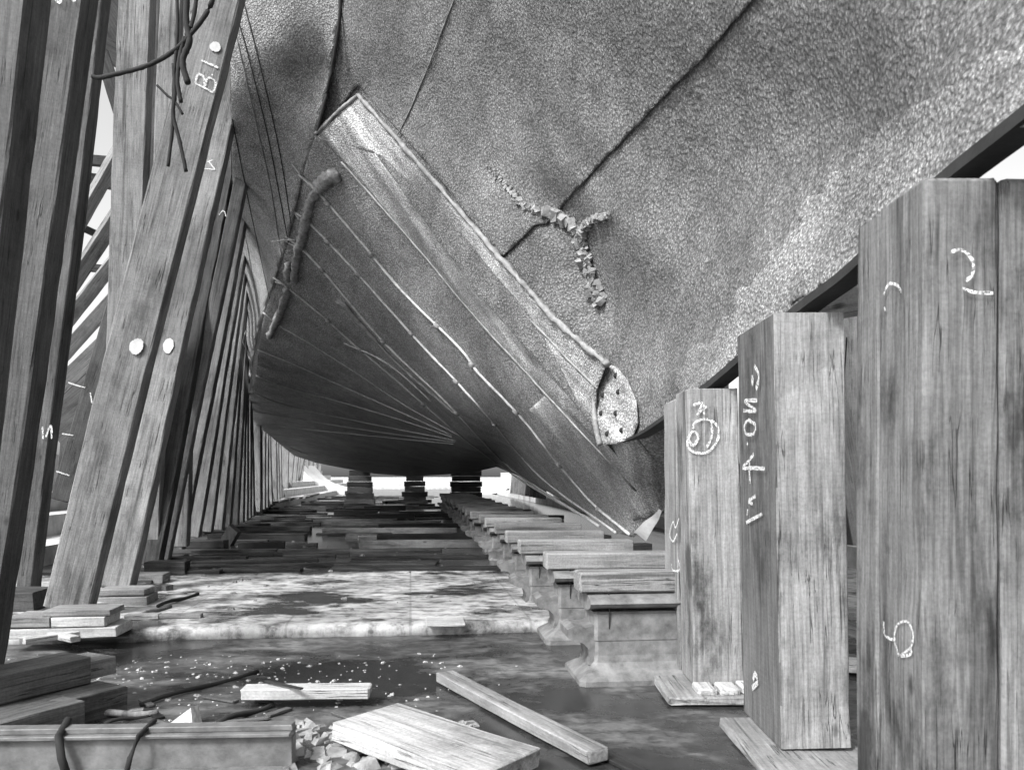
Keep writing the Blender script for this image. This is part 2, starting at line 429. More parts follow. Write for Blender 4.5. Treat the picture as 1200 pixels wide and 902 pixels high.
# ================================================================== SHIP
hull = empty('ship', (0, 0, 0))
tag(hull, 'barnacled steel ship hull looming over the dock floor, its torn bottom patched with cement', 'ship')
Fc = [(742, 628, 9.4), (770, 600, 9.0), (776, 500, 7.3), (800, 470, 6.9), (745, 515, 7.55), (700, 430, 8.0), (650, 372, 8.45), (590, 305, 9.0), (500, 200, 9.9), (420, 110, 10.8), (370, 155, 11.2),
      (355, 205, 12.2), (335, 290, 14), (315, 350, 15.6), (300, 400, 17.5), (288, 475, 23), (305, 500, 26), (330, 520, 31), (400, 547, 37), (480, 557, 40), (540, 553, 34), (580, 545, 27), (610, 559, 20),
      (640, 575, 16), (690, 602, 12), (560, 520, 17), (470, 470, 17.5), (380, 440, 18.5), (450, 530, 29), (560, 420, 11.2), (480, 320, 11.9), (640, 520, 10.7), (800, 590, 8.9)]
fF = tps(Fc)
Uc = [(370, 155, 11.35), (420, 110, 10.86), (500, 200, 10.05), (590, 305, 9.15), (650, 372, 8.6), (700, 430, 8.15), (702, 520, 7.95), (745, 515, 7.5), (775, 493, 6.75), (830, 452, 5.75), (935, 362, 4.5),
      (1000, 312, 3.95), (1100, 215, 3.2), (1200, 135, 2.7), (1350, 10, 2.25), (1500, -110, 1.95), (400, 0, 10.25), (395, 80, 10.85), (440, 0, 9.65), (470, 60, 9.65), (400, -500, 9.1), (600, 0, 7.7), (600, 150, 8.6), (800, 0, 5.6), (800, -500, 6.2), (1000, 0, 3.95), (1200, 0, 2.85),
      (1200, -500, 4.4), (1500, -500, 3.2), (700, 250, 7.6), (850, 250, 5.9), (760, 360, 7.4), (830, 400, 6.05), (1000, 180, 4.25), (900, 330, 4.95), (1050, 160, 3.75)]
fU0 = tps(Uc)
def fU(q):
    q = np.atleast_2d(np.array(q, float)); d = fU0(q)
    def bumpf(cx, cy, sx, sy, an, a):
        c, s = math.cos(an), math.sin(an); dx, dy = q[:, 0]-cx, q[:, 1]-cy
        return a*np.exp(-((dx*c+dy*s)/sx)**2-((-dx*s+dy*c)/sy)**2)
    d = d + bumpf(690, 300, 30, 85, -.35, .30) + bumpf(640, 235, 75, 26, .6, .16) - bumpf(760, 300, 45, 90, -.5, .22) + bumpf(700, 205, 60, 20, .9, .12)
    return d
Lc = [(370, 155, 11.2), (355, 205, 12.2), (335, 290, 14), (315, 350, 15.6), (300, 400, 17.5), (288, 475, 23), (400, 0, 10.25), (440, -500, 8.9), (272, -500, 9.9), (272, 0, 10.5), (272, 110, 11.0), (272, 190, 12.7),
      (272, 240, 14.8), (275, 300, 17.3), (283, 380, 21), (286, 420, 22), (335, 60, 10.6), (388, 80, 10.88), (330, 150, 11.5), (310, 250, 13.8), (400, 80, 10.5)]
fL = tps(Lc)
keel_line = smoothline([(702, 520), (722, 518), (745, 512), (775, 493), (830, 452), (935, 362), (1000, 312), (1100, 215), (1200, 135), (1350, 10), (1500, -110)], 4)
polyU = [(401, -60), (401, 0), (388, 80), (372, 158), (440, 180), (560, 345), (660, 455), (696, 500)] + keel_line[:-5] + [(1420, -60)]
patch('bow_plating', polyU, fU, 'shell', hull, 0, .05, 4.5, .012, 5, 0, .026)
patch('painted_lit_band', [(790, 440), (850, 372), (905, 300), (960, 225), (1020, 165), (1100, 108), (1200, 40), (1300, -45)] + [(1345, 10), (1200, 131), (1100, 211), (1000, 308), (935, 358), (830, 448), (800, 468)], fU, 'lit_band', hull, .012, .04, 4.5, .02, 5, 16, .026)  # overlay strip that paints a lit band above the keel
patch('upper_plating', [(400, -500), (401, -60), (1420, -60)] + keel_line[-5:] + [(1500, -500)], fU, 'shell', hull, 0, .05, 14, .012, 5)
# the overlapping upper plate, a few cm proud of the strake below it
polyA = [(404, -70), (404, 0), (390, 80), (375, 156), (420, 100), (500, 190), (588, 303), (626, 264), (640, 262), (700, 195), (765, 127), (826, 66), (884, -2), (945, -70)]
patch('lapped_plate', polyA, fU, 'shell', hull, .045, .06, 4.5, .012, 5, 1.5, .026)
polyL = [(440, -500), (415, -200), (401, 0), (388, 80), (370, 158)] + [(355, 205), (335, 290), (315, 350), (303, 390), (296, 430), (288, 475), (286, 462), (283, 430), (279, 380), (276, 330), (273, 260), (271, 150), (270, 50), (271, 0), (272, -500)]
patch('side_plating', polyL, fL, 'shell_side', hull, 0, .3, 6, .008, 4, 0, .015)
left_edge = [(370, 157), (362, 180), (355, 205), (345, 250), (335, 290), (318, 340), (308, 375), (303, 410), (300, 440), (288, 475), (300, 497), (318, 512), (330, 522)]
polyF = [(420, 110)] + left_edge + [(345, 534), (370, 542), (400, 548), (440, 555), (480, 558), (520, 556), (555, 553), (582, 547), (607, 557), (640, 575), (690, 602), (718, 622), (742, 630), (757, 616), (776, 600), (800, 590), (800, 475), (776, 495), (745, 512), (702, 520), (697, 490), (698, 458), (712, 426), (650, 372), (590, 305), (500, 200)]
patch('bottom_plating', polyF, fF, 'shell_fan', hull, 0, .16, 4.5, .01, 5, 0, .02)
# smooth scraped strakes along the upper rim of the bottom
polyS = [(419, 112), (500, 201), (590, 306), (650, 373), (711, 427), (699, 458), (698, 490), (704, 519), (640, 462), (560, 378), (480, 280), (410, 195), (372, 160)]
patch('scraped_strake', polyS, fF, 'sheath', hull, .03, .05, 7, .004, 5)
polyS2 = [(698, 492), (704, 519), (745, 513), (768, 540), (776, 600), (742, 610), (700, 560), (620, 480), (640, 462)]
patch('scraped_strake', polyS2, fF, 'sheath', hull, .02, .04, 7, .004, 5)
def onF(pts, off=.03, n=8, fn=None):
    q = smoothline(pts, n) if len(pts) > 2 else [tuple(np.array(pts[0])+(np.array(pts[1])-np.array(pts[0]))*k/6) for k in range(7)]
    d = (fn or fF)(q); return [P(x, y, float(k)-off) for (x, y), k in zip(q, d)]
tube('rim_moulding', onF([(420, 112), (460, 157), (500, 202), (545, 255), (590, 307), (620, 340), (650, 374), (685, 405), (712, 427)], .04), .032, 'edge', hull, 6, .5)
tube('rim_moulding', onF([(370, 157), (395, 132), (420, 111)], .04), .025, 'edge', hull, 6, .3)
for a in ([(520, 260), (590, 340), (660, 415), (700, 455)], [(400, 190), (480, 280), (560, 375), (640, 462), (745, 575)]):
    tube('plate_lap', onF(a, .035), .014, 'edge', hull, 5, .5)
# curved doubling plate with its rivet holes
dp = [(713, 426), (703, 440), (698, 460), (697, 490), (703, 521), (722, 520), (742, 513), (748, 495), (746, 470), (736, 446), (724, 431)]
dbl = patch('doubling_plate', dp, fU, 'sheath', hull, .07, .2, 6, .002, 5)
tube('rim', onF([(712, 425), (702, 440), (697, 462), (697, 492), (703, 521)], .10, 8, fU), .028, 'edge', dbl, 6, .2)
for (x, y) in [(722, 440), (725, 459), (707, 463), (705, 484), (722, 484), (729, 504), (712, 508)]:
    p = onF([(x, y-1), (x, y+1)], .075, 2, fU)[3]
    tube('rivet_hole', [p+Vector((0, .01, 0)), p-Vector((0, .006, 0))], .028, 'hole', dbl, 8)
# keel bar under the rising forefoot
kq = keel_line[4:]; kd = fU0(kq); vs, fs = [], []
for i, ((x, y), d) in enumerate(zip(kq, kd)):
    p = P(x, y, float(d)); k = len(vs); h = .035 * min(1, i/14+.05)
    vs += [p+Vector((-.035, -.02, .01)), p+Vector((-.03, -.02, -h)), p+Vector((.09, 0, -h)), p+Vector((.09, 0, .03))]
    if i: fs += [(k-4, k, k+1, k-3), (k-3, k+1, k+2, k-2), (k-2, k+2, k+3, k-1)]
fs += [(0, 1, 2, 3), (len(vs)-1, len(vs)-2, len(vs)-3, len(vs)-4)]
mesh('keel', vs, fs, M['keel'], hull)
# the far (starboard) side, rising steeply from the keel and from the bottom's edge
st = [P(x, y, float(d)) for (x, y), d in zip(keel_line[::-1], fU0(keel_line[::-1]))] + [P(776, 600, 9.0), P(742, 628, 9.4), P(690, 602, 12), P(640, 575, 16), P(610, 559, 20), P(582, 547, 27), P(555, 552, 34), P(520, 556, 38), P(480, 557, 41)]
vs, fs = [], []
for i, p in enumerate(st):
    p = p + Vector((.06, .05, .02)); dq = p.y
    sp = .45 if dq < 9.5 else .6 + min(6, (dq-9)*.35)
    vs += [p, p+Vector((sp, .4, 2.3 if dq < 12 else 1.2)), p+Vector((sp*1.4+.2, .8, 7))]
    if i: k = 3*i; fs += [(k-3, k, k+1, k-2), (k-2, k+1, k+2, k-1)]
mesh('starboard_plating', vs, fs, M['shell_side'], hull, True)
# port side turning away out of sight, and the hull body above
le = [(272, -500), (272, -200), (271, 0), (270, 100), (271, 200), (274, 300), (279, 380), (286, 462), (290, 480), (330, 521), (400, 547), (480, 557)]
vs, fs = [], []
for i, (x, y) in enumerate(le):
    d = float(fL([(x, y)])[0]) if y < 470 else float(fF([(x, y)])[0])
    p = P(x, y, d+.05); vs += [p, p+Vector((.5, 3.5 if y < 500 else 6, .8)), p+Vector((3.5, 9 if y < 500 else 12, 4))]
    if i: k = 3*i; fs += [(k-3, k-2, k+1, k), (k-2, k-1, k+2, k+1)]
mesh('port_plating', vs, fs, M['shell_side'], hull, True)
# plate seams
tube('seam', onF([(401, -60), (398, 20), (388, 85), (371, 158)], .03, 8, fL), .022, 'seam', hull, 6)
for a in ([(275, 10), (292, 70), (315, 165), (338, 285)], [(272, 140), (290, 230), (305, 300), (316, 350)], [(285, 0), (308, 90), (328, 180), (341, 262)]):
    tube('seam', onF(a, .010, 8, fL), .008, 'seam', hull, 5)
for a in ([(276, 40), (299, 140), (316, 215), (330, 300)], [(274, 215), (290, 290), (304, 370)]):
    tube('plate_lap', onF(a, .012, 8, fL), .009, 'edge', hull, 5, .4)
tube('scratch', onF([(532, 0), (505, 70), (480, 130), (462, 165)], .055, 8, fU), .009, 'edge', hull, 5, .4)
# battens fanning out from the heel
fan = [[(350, 204), (376, 229), (410, 268), (472, 342), (538, 407), (561, 437), (612, 490), (655, 544), (696, 591), (738, 626)],
       [(341, 245), (363, 262), (400, 300), (430, 333), (490, 400), (535, 447), (572, 488), (635, 560), (722, 624)],
       [(335, 277), (357, 295), (383, 323), (449, 400), (525, 473), (600, 550), (702, 616)],
       [(320, 325), (338, 338), (380, 372), (411, 400), (464, 445), (542, 512), (610, 562), (690, 608)],
       [(308, 366), (328, 382), (359, 400), (407, 430), (475, 475), (542, 512)],
       [(302, 410), (340, 425), (400, 452), (470, 483), (530, 510)],
       [(300, 440), (340, 455), (400, 471), (470, 492), (530, 512)],
       [(300, 462), (340, 476), (437, 497), (535, 516)],
       [(298, 482), (344, 490), (437, 505), (533, 518)],
       [(330, 500), (400, 507), (470, 514), (531, 520)],
       [(403, 402), (440, 418), (470, 438), (505, 470)]]
for k, a in enumerate(fan):
    pts = onF(a, .03 if k < 5 else .04, 7)
    bt = tube('batten', pts, .022 if k < 4 else .016, 'batten', hull, 6, .25)
    if k < 4:
        for j in range(9+2*k, len(pts)-6, 8):
            e = (pts[j+1]-pts[j]).normalized(); tube('joint', [pts[j]-e*.05, pts[j]+e*.05], .042, 'strap', bt, 7, .2)
tube('torn_batten', onF([(394, 353), (402, 356), (414, 370), (430, 388), (460, 420), (500, 456), (535, 486)], .07, 7), [.05]*14+[.04]*10+[.025]*13, 'edge', hull, 7, .3)
for a in ([(395, 204), (383, 210), (373, 222)], [(376, 218), (366, 232), (360, 252), (357, 268), (350, 290), (346, 310), (345, 333)], [(338, 308), (337, 330)], [(337, 338), (330, 362), (322, 380), (314, 396)]):
    tube('crusted_strap', onF(a, .08, 6), .095 if a[0][0] > 390 else .07, 'strap', hull, 10, .42, True)
for (x0, y0, x1, y1) in [(350, 204, 364, 218), (341, 245, 352, 258), (318, 283, 345, 281), (330, 280, 348, 290), (342, 192, 352, 205), (284, 398, 292, 418), (289, 386, 284, 402), (292, 420, 296, 436), (322, 330, 334, 334)]:
    tube('loose_end', onF([(x0, y0), (x1, y1)], .06), .014, 'batten', hull, 5, .4, True)
# cement filling the torn crack
def rocks(name, path, rad, mat, parent, n, fn, spread):
    vs, fs = [], []
    q = smoothline(path, 12); 
    base = [Vector(v) for v in [(-1, -.6, -.7), (1, -.5, -.8), (.9, .7, -.6), (-.8, .8, -.7), (-.7, -.8, .7), (.8, -.9, .6), (.7, .6, .9), (-.9, .7, .7)]]
    bf = [(0, 3, 2, 1), (4, 5, 6, 7), (0, 1, 5, 4), (1, 2, 6, 5), (2, 3, 7, 6), (3, 0, 4, 7)]
    for i in range(n):
        t = i/n; x, y = q[int(t*(len(q)-1))]; x += random.gauss(0, spread); y += random.gauss(0, spread)
        d = float(fn([(x, y)])[0]) - random.uniform(.03, .08); c = P(x, y, d)
        r = rad(t)*random.uniform(.5, 1.25); rm = Matrix.Rotation(random.random()*6, 3, Vector((random.random(), random.random(), random.random())).normalized())
        k = len(vs)
        for b in base: vs.append(c + rm @ Vector((b.x*r*random.uniform(.7, 1.2), b.y*r*random.uniform(.6, 1.1), b.z*r*random.uniform(.6, 1.1))))
        fs += [tuple(k+j for j in f) for f in bf]
    return mesh(name, vs, fs, M[mat], parent)
rocks('cement_filling', [(573, 194), (592, 216), (612, 238), (633, 250)], lambda t: .012+.035*t, 'cement', hull, 70, fU, 1.6)
rocks('cement_filling', [(641, 249), (655, 254), (668, 264), (676, 276)], lambda t: .075-.03*t, 'cement', hull, 20, fU, 1.2)
rocks('cement_filling', [(712, 253), (697, 257), (685, 266), (680, 280)], lambda t: .028+.025*t, 'cement', hull, 60, fU, 1.0)
rocks('cement_filling', [(680, 280), (686, 298), (689, 318), (696, 340), (703, 354)], lambda t: .042, 'cement', hull, 60, fU, 3.6)
# rag of canvas hanging at the heel
rg = onF([(774, 597), (768, 606), (760, 614), (750, 627)], .1)
vs = []; fs = []
for i, p in enumerate(rg):
    s = .012+.0022*i; vs += [p+Vector((-s, 0, s*.6)), p+Vector((s, -.02, -s))]
    if i: k = 2*i; fs.append((k-2, k-1, k+1, k))
mesh('torn_canvas', vs, fs, M['rag'], hull)

# ================================================================== KEEL BLOCKS
def loft(levels, closed=True):
    vs, fs = [], []; bv = .25
    for (hu, hv, z, ou) in levels:
        c = min(hu, hv)*.12
        for (x, y) in [(-hu+c, -hv), (hu-c, -hv), (hu, -hv+c), (hu, hv-c), (hu-c, hv), (-hu+c, hv), (-hu, hv-c), (-hu, -hv+c)]: vs.append((x+ou, y, z))
    for i in range(len(levels)-1):
        for j in range(8):
            a, c = i*8+j, i*8+(j+1) % 8; fs.append((a, c, c+8, a+8))
    fs.append(tuple(range(7, -1, -1))); n = len(levels)-1; fs.append(tuple(range(n*8, n*8+8))); return vs, fs
def make_block():
    r = empty('keel_block', (0, 0, 0), ROT)
    mesh('iron_body', *loft([(.69, .33, 0, 0), (.69, .33, .045, 0), (.66, .29, .07, 0), (.60, .22, .11, 0), (.56, .19, .15, 0), (.55, .18, .2, 0), (.55, .18, .30, 0), (.555, .185, .31, 0), (.555, .185, .50, 0), (.565, .2, .52, 0)]), M['cast'], r)
    # rolled top flange
    vs, fs = [], []; n = 14
    for x in (-.6, .62):
        for j in range(n):
            a = 2*math.pi*j/n; vs.append((x, math.cos(a)*.255, .585+math.sin(a)*.065))
    for j in range(n): fs.append((j, (j+1) % n, n+(j+1) % n, n+j))
    fs += [tuple(range(n-1, -1, -1)), tuple(range(n, 2*n))]
    f_ = mesh('top_flange', vs, fs, M['cast'], r, False)
    # scroll lugs at the ends
    for s in (-1, 1):
        pr = [(.54, .42), (.62, .40), (.70, .415), (.755, .39), (.75, .33), (.70, .30), (.64, .29), (.60, .25), (.585, .18), (.60, .13), (.54, .12)]
        vs = [(s*x, y, z) for y in (-.16, .16) for (x, z) in pr]; m_ = len(pr)
        fs = [tuple(range(m_)), tuple(range(2*m_-1, m_-1, -1))] + [(j, m_+j, m_+(j+1) % m_, (j+1) % m_) for j in range(m_)]
        mesh('lug', vs, fs, M['cast'], r)
    vs, fs = box_mesh(.27, .15, 1.28, .003, 4, .012)
    c = mesh('timber_cap', vs, fs, M['wood_light'], r); c.matrix_basis = Matrix(((0, 0, 1, -.66), (1, 0, 0, -.02), (0, 1, 0, .725), (0, 0, 0, 1)))
    vs, fs = box_mesh(.2, .07, 1.0, .003, 3, .008)
    c = mesh('packing_board', vs, fs, M['wood'], r); c.matrix_basis = Matrix(((0, 0, 1, -.5), (1, 0, 0, .22), (0, 1, 0, .685), (0, 0, 0, 1)))
    tube('lashing', [(-.42, -.2, .16), (-.42, -.262, .58), (-.42, -.175, .66), (-.41, -.175, .79)], .006, 'rope', r, 5)
    return r
proto = make_block()
UC = 1.745        # u of the row, chosen below so that it runs under the bow
def uc(v): return 1.78
ordn = ['nearest', 'second', 'third', 'fourth', 'fifth', 'sixth', 'seventh', 'eighth', 'ninth', 'tenth']
vpos = [5.98, 7.42] + [8.95+1.5*i for i in range(18)]
for i, v in enumerate(vpos):
    if i == 0: o = proto
    else:
        o = proto.copy(); COL.objects.link(o)
        for ch in proto.children:
            c = ch.copy(); COL.objects.link(c); c.parent = o
    o.location = D(1.88+random.uniform(-.04, .04), v, random.uniform(-.02, .01)); o.rotation_euler.z = ROT + R(random.uniform(-1.2, 1.2))
    if i < 6: lb = ordn[i]+' timber-capped cast iron keel block from the tall posts in the row beneath the hull' if i else 'cast iron keel block with timber cap, the nearest of its row, beside the chalked posts'
    else: lb = 'timber-capped keel block in the shaded far part of the row under the hull'
    tag(o, lb, 'keel block', 'keel blocks in a row under the hull')

# ================================================================== TALL POSTS UNDER THE KEEL
YA = Vector((0, 1, 0)); XA = Vector((1, 0, 0))
def crib(x0, x1, y0, y1, zt, lean, mat, nm, label, ztl=None, split=None):
    """upright baulks standing close together, moved as one bolted post"""
    r = empty('keel_post', ((x0+x1)/2, (y0+y1)/2, .06))
    tag(r, label, 'post', 'heavy posts holding up the rising keel')
    parts = split or [(0, 1)]
    obs = []
    for k, (a, b, dz, mt, ins) in enumerate(parts):
        ya, yb = y0+(y1-y0)*a, y0+(y1-y0)*b
        cx, cy = (x0+x1)/2+ins, (ya+yb)/2
        obs.append(timber('baulk', (cx+lean, cy, .07), (cx, cy, zt+dz), x1-x0, yb-ya-.004, XA, mt, r, bev=.007, jit=.006))
    return r, obs
# nearest post
near, nb = crib(1.475, 2.03, 2.9, 3.47, 2.575, .0, 'wood_post', '', 'tallest and nearest weathered post, chalked with a loop low on its side', split=[(0, .62, 0, 'wood_near', 0), (.62, 1, 0, 'wood_near', -.004)])
nb[0].name = 'baulk'; bpy.data.objects.remove(nb[0]); bpy.data.objects.remove(nb[1]); near.location = (1.75, 3.18, .06)
nb = [timber('baulk', (1.612, 3.08, .07), (1.612, 3.08, 2.575), .274, .36, XA, 'wood_near', near, bev=.012, jit=.004),
      timber('baulk', (1.90, 3.075, .07), (1.90, 3.075, 2.57), .286, .345, XA, 'wood_near', near, bev=.014, jit=.004),
      timber('baulk', (1.60, 3.37, .07), (1.60, 3.37, 2.56), .25, .2, XA, 'wood_near', near, bev=.01, jit=.004),
      timber('baulk', (1.88, 3.37, .07), (1.88, 3.37, 2.56), .28, .2, XA, 'wood_near', near, bev=.01, jit=.004)]
mid, mb = crib(1.365, 1.735, 4.25, 4.95, 2.36, .055, 'wood_post', '', 'pale square post chalked NO.4 down its dark side', split=[(0, 1, 0, 'wood_post', 0)])
far, fb = crib(1.20, 1.55, 5.54, 6.4, 2.10, .035, 'wood_post', '', 'far post of three, with a ringed figure chalked on its face', split=[(0, .45, 0, 'wood_post', 0), (.45, 1, -.03, 'wood_light', -.012)])
# chalk
chalk(mb[0], [[(873, 481), (888, 481), (874, 470), (889, 469)], [(879, 492), (887, 498), (885, 508), (876, 508), (874, 498), (879, 492)], [(877, 519), (878, 521)],
              [(885, 532), (879, 540), (872, 548), (884, 548), (898, 549)], [(880, 538), (880, 552), (881, 566)], [(887, 581), (879, 587), (884, 590)], [(878, 596), (877, 604)], [(876, 612), (895, 602)]], *face(mb[0], 0, -1), .02)
chalk(mb[0], [[(886, 428), (891, 440), (888, 456)], [(884, 440), (883, 452)]], *face(mb[0], 0, -1), .03)
chalk(mb[0], [[(884, 796), (887, 789), (890, 799)], [(883, 806), (890, 799)]], *face(mb[0], 0, -1), .03)
chalk(fb[0], [[(806, 513), (812, 505), (818, 512), (812, 522), (806, 515), (806, 524), (814, 530), (828, 530), (838, 520), (842, 508), (838, 496), (826, 491), (814, 495), (812, 502)],
              [(812, 475), (822, 472), (818, 484)], [(824, 474), (825, 486)], [(816, 486), (828, 476)], [(833, 494), (834, 510), (828, 524)]], *face(fb[0], 1, -1), .016)
chalk(fb[1], [[(797, 607), (793, 618), (790, 611), (786, 626), (790, 634), (795, 625)], [(796, 655), (798, 667), (790, 668), (788, 660)]], *face(fb[1], 0, -1), .016)
chalk(nb[0], [[(1038, 728), (1040, 744), (1050, 750)], [(1056, 768), (1051, 748), (1054, 732), (1066, 728), (1073, 742), (1070, 758), (1058, 768), (1070, 766), (1070, 758)]], *face(nb[0], 0, -1), .011)
chalk(nb[0], [[(1038, 345), (1044, 333), (1054, 334), (1059, 342)], [(1039, 360), (1040, 364)]], *face(nb[0], 0, -1), .011)
chalk(nb[1], [[(1112, 296), (1126, 294), (1138, 306), (1138, 322), (1130, 330)], [(1126, 338), (1140, 343), (1162, 344)]], *face(nb[0], 1, -1), .011)
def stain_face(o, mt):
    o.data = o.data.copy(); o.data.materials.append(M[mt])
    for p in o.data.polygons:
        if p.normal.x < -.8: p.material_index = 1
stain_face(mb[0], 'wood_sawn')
# sole plates
for (c, L, w_, yaw, lb) in [((1.33, 5.82, .03), 1.1, .62, 0, 'split sole board under the far post with the ringed chalk figure'), ((1.54, 4.42, .03), .86, .62, 0, 'sole board under the pale NO.4 post'), ((1.75, 3.15, .03), .9, .75, 0, 'sole board under the tallest nearest post')]:
    c = Vector(c); tag(timber('sole_board', c-YA*L/2, c+YA*L/2, w_, .055, XA, 'wood_light', bev=.01), lb, 'board')
for k in range(3):
    c = Vector((1.28+k*.15, 5.42, .085)); tag(timber('wedge', c-YA*.1, c+YA*.09, .13, .05, XA, 'wood_pale', bev=.01), 'pale folding wedge at the foot of the far chalked post', 'wedge', 'wedges at the foot of the far post')
# transverse beam behind the pale post
tag(timber('packing_beam', P(940, 366, 5.6), P(1035, 348, 5.3), .26, .16, YA, 'wood_pale'), 'pale beam end packed under the keel between the two nearest posts', 'beam')

# ================================================================== SHORES ON THE LEFT
def shore(name, bx, by, tx, ty, d, w_, t_, mat, label, grp='timber shores propping the port side', zb=None, ext=0):
    """base and top given as points of the transverse plane that the shore leans in"""
    n = VA
    cam0 = Vector((0, 0, CH))
    b = P(bx, by, d); r = P(tx, ty, 1)-cam0; t = (b-cam0).dot(n)/r.dot(n); top = cam0+r*t
    top = top + (top-b).normalized()*ext
    o = timber(name, b, top, w_, t_, UA, mat, label=label, cat='timber shore', group=grp, bev=.012, jit=.008)
    return o, b, top
def fd(y, z): return (CH-z)*F/(y-HY)
sa, _, _ = shore('timber_shore', -95, 880, 8, -60, 4.6, .40, .3, 'wood_shade_dark', 'dark timber shore at the extreme left edge of the photo', ext=1)
sb, pb, tb = shore('timber_shore', -38, 790, 78, -30, 5.9, .40, .26, 'wood_shade_dark', 'broad near shore, second from the left edge, with chalk at its top', ext=1)
sc_, _, _ = shore('timber_shore', 33, 693, 121, -30, fd(693, .12), .17, .28, 'wood_shade_dark', 'narrow shore standing left of the vertical one, with a dark right side', ext=1)
sd, _, _ = shore('timber_shore', 138, 655, 162, -30, 11.0, .42, .26, 'wood', 'nearly vertical shore crossed by the hanging rope', ext=1)
se, pe_, _ = shore('timber_shore', 74, 586, 130, 395, 12.0, .27, .3, 'wood_dark', 'dark chalk-marked prop on the stone step behind the leaning shores', ext=1)
s1, p1, t1 = shore('timber_shore', 80, 714, 262, -15, fd(714, .18), .42, .22, 'wood', 'broad leaning shore chalked B.1 near its top', ext=1.2)
def shore2(bx, by, zb, top, w_, t_, mat, lb):
    return timber('timber_shore', P(bx, by, fd(by, zb)), P(*top), w_, t_, UA, mat, label=lb, cat='timber shore', group='timber shores propping the port side', bev=.012, jit=.008)
s2 = shore2(137, 690, .18, (279, 55, 12.2), .36, .22, 'wood', 'leaning shore right behind the B.1 shore, with a white paint spot')
s3 = shore2(178, 663, .14, (281, 120, 14.2), .25, .24, 'wood_dark', 'dark leaning shore third in the row beside the hull')
s4, p4, _ = shore('timber_shore', 191, 655, 280, 225, fd(657, .12), .2, .2, 'wood', 'thin shore squeezed behind the dark third shore of the row', ext=.8)
s5, p5, _ = shore('timber_shore', 207, 646, 281, 262, fd(646, .12), .24, .25, 'wood', 'pale shore with a square foot in the middle of the leaning row', ext=.8)
chalk(s1, [[(229, 98), (250, 109)], [(229, 98), (232, 88), (239, 91), (240, 103)], [(240, 103), (244, 92), (253, 97), (250, 109)], [(236, 71), (256, 80)], [(248, 88), (249, 89)]], *face(s1, 1, -1), .02)
spot(s1, 160.0, 406.0, 9.5, 11.0, *face(s1, 1, -1))
spot(s1, 252.5, 55.5, 7.0, 7.5, *face(s1, 1, -1))
spot(s2, 197.5, 405.5, 7.0, 10.5, *face(s2, 1, -1))
chalk(s2, [[(238, 198), (251, 199), (251, 198), (245, 190), (244, 190), (249, 188)]], *face(s2, 1, -1), .018)
chalk(s3, [[(253, 218), (257, 222), (260, 217)]], *face(s3, 1, -1), .018)
chalk(s3, [[(257, 252), (262, 247), (265, 254)]], *face(s3, 1, -1), .018)
chalk(s5, [[(256, 309), (266, 312), (258, 315), (266, 320), (257, 319)]], *face(s5, 1, -1), .022)
spot(s5, 254.0, 365.0, 4.5, 7.0, *face(s5, 1, -1))
chalk(sb, [[(44, 1), (52, 6), (58, -2)], [(63, -3), (70, 4), (74, -4)], [(84, -3), (88, 3)]], *face(sb, 1, -1), .02)
chalk(sc_, [[(50, 500), (51, 514)], [(54, 512), (60, 498), (61, 514)]], *face(sc_, 1, -1), .02)
chalk(se, [[(80, 448), (92, 452), (100, 454)], [(73, 508), (86, 510)], [(66, 552), (82, 557)], [(106, 460), (108, 472)]], *face(se, 1, -1), .018)
# the long row going away
row = [(16.5, 225, 628), (17.3, 240, 622), (18.0, 251, 620), (18.8, 262, 617), (19.8, 272, 615), (20.6, 278, 612), (21.4, 283, 610), (22.3, 288, 607), (23.2, 292, 605), (24.2, 295, 603), (25.2, 299, 601), (26.3, 302, 600), (27.5, 305, 598), (28.8, 308, 596),
       (30.2, 311, 595), (31.6, 314, 593), (33, 317, 592), (35, 320, 590), (37, 324, 588), (39.5, 327, 587), (42, 331, 585), (45, 334, 583), (49, 338, 582), (53, 342, 580), (58, 346, 578)]
for i, (d, bx, by) in enumerate(row):
    b = P(bx, by, d)
    if d < 24: zt = 6.5-.09*(d-16); tx = 283 + (d-16)*.5; top = P(tx, HY-(zt-CH)*F/d, d+.1)
    else:
        k = min(1, (d-24)/34); top = P(296+58*k + random.uniform(0, 6), 425+100*k**.7, d+1.2)
        if random.random() < .3: top = top - UA*.8
    lb = 'pale shore in the close-set part of the leaning row beside the hull' if i < 5 else 'distant timber shore in the dark far part of the leaning row'
    tag(timber('timber_shore', b, top, random.uniform(.28, .40), .26, UA, 'wood_light' if i in (1, 2, 4, 6, 9) else 'wood', jit=.008, bev=.012), lb, 'timber shore', 'timber shores propping the port side' if i >= 5 else 'close-set pale shores')
for i in range(7):
    b = P(341+i*5.2, 578-i*.3, 55+i*3); tag(timber('timber_shore', b, b+Vector((.25, 0, 2.6)), .24, .2, UA, 'wood_light'), 'far upright prop at the end of the port row, seen against the sky', 'timber shore', 'far upright props against the sky')
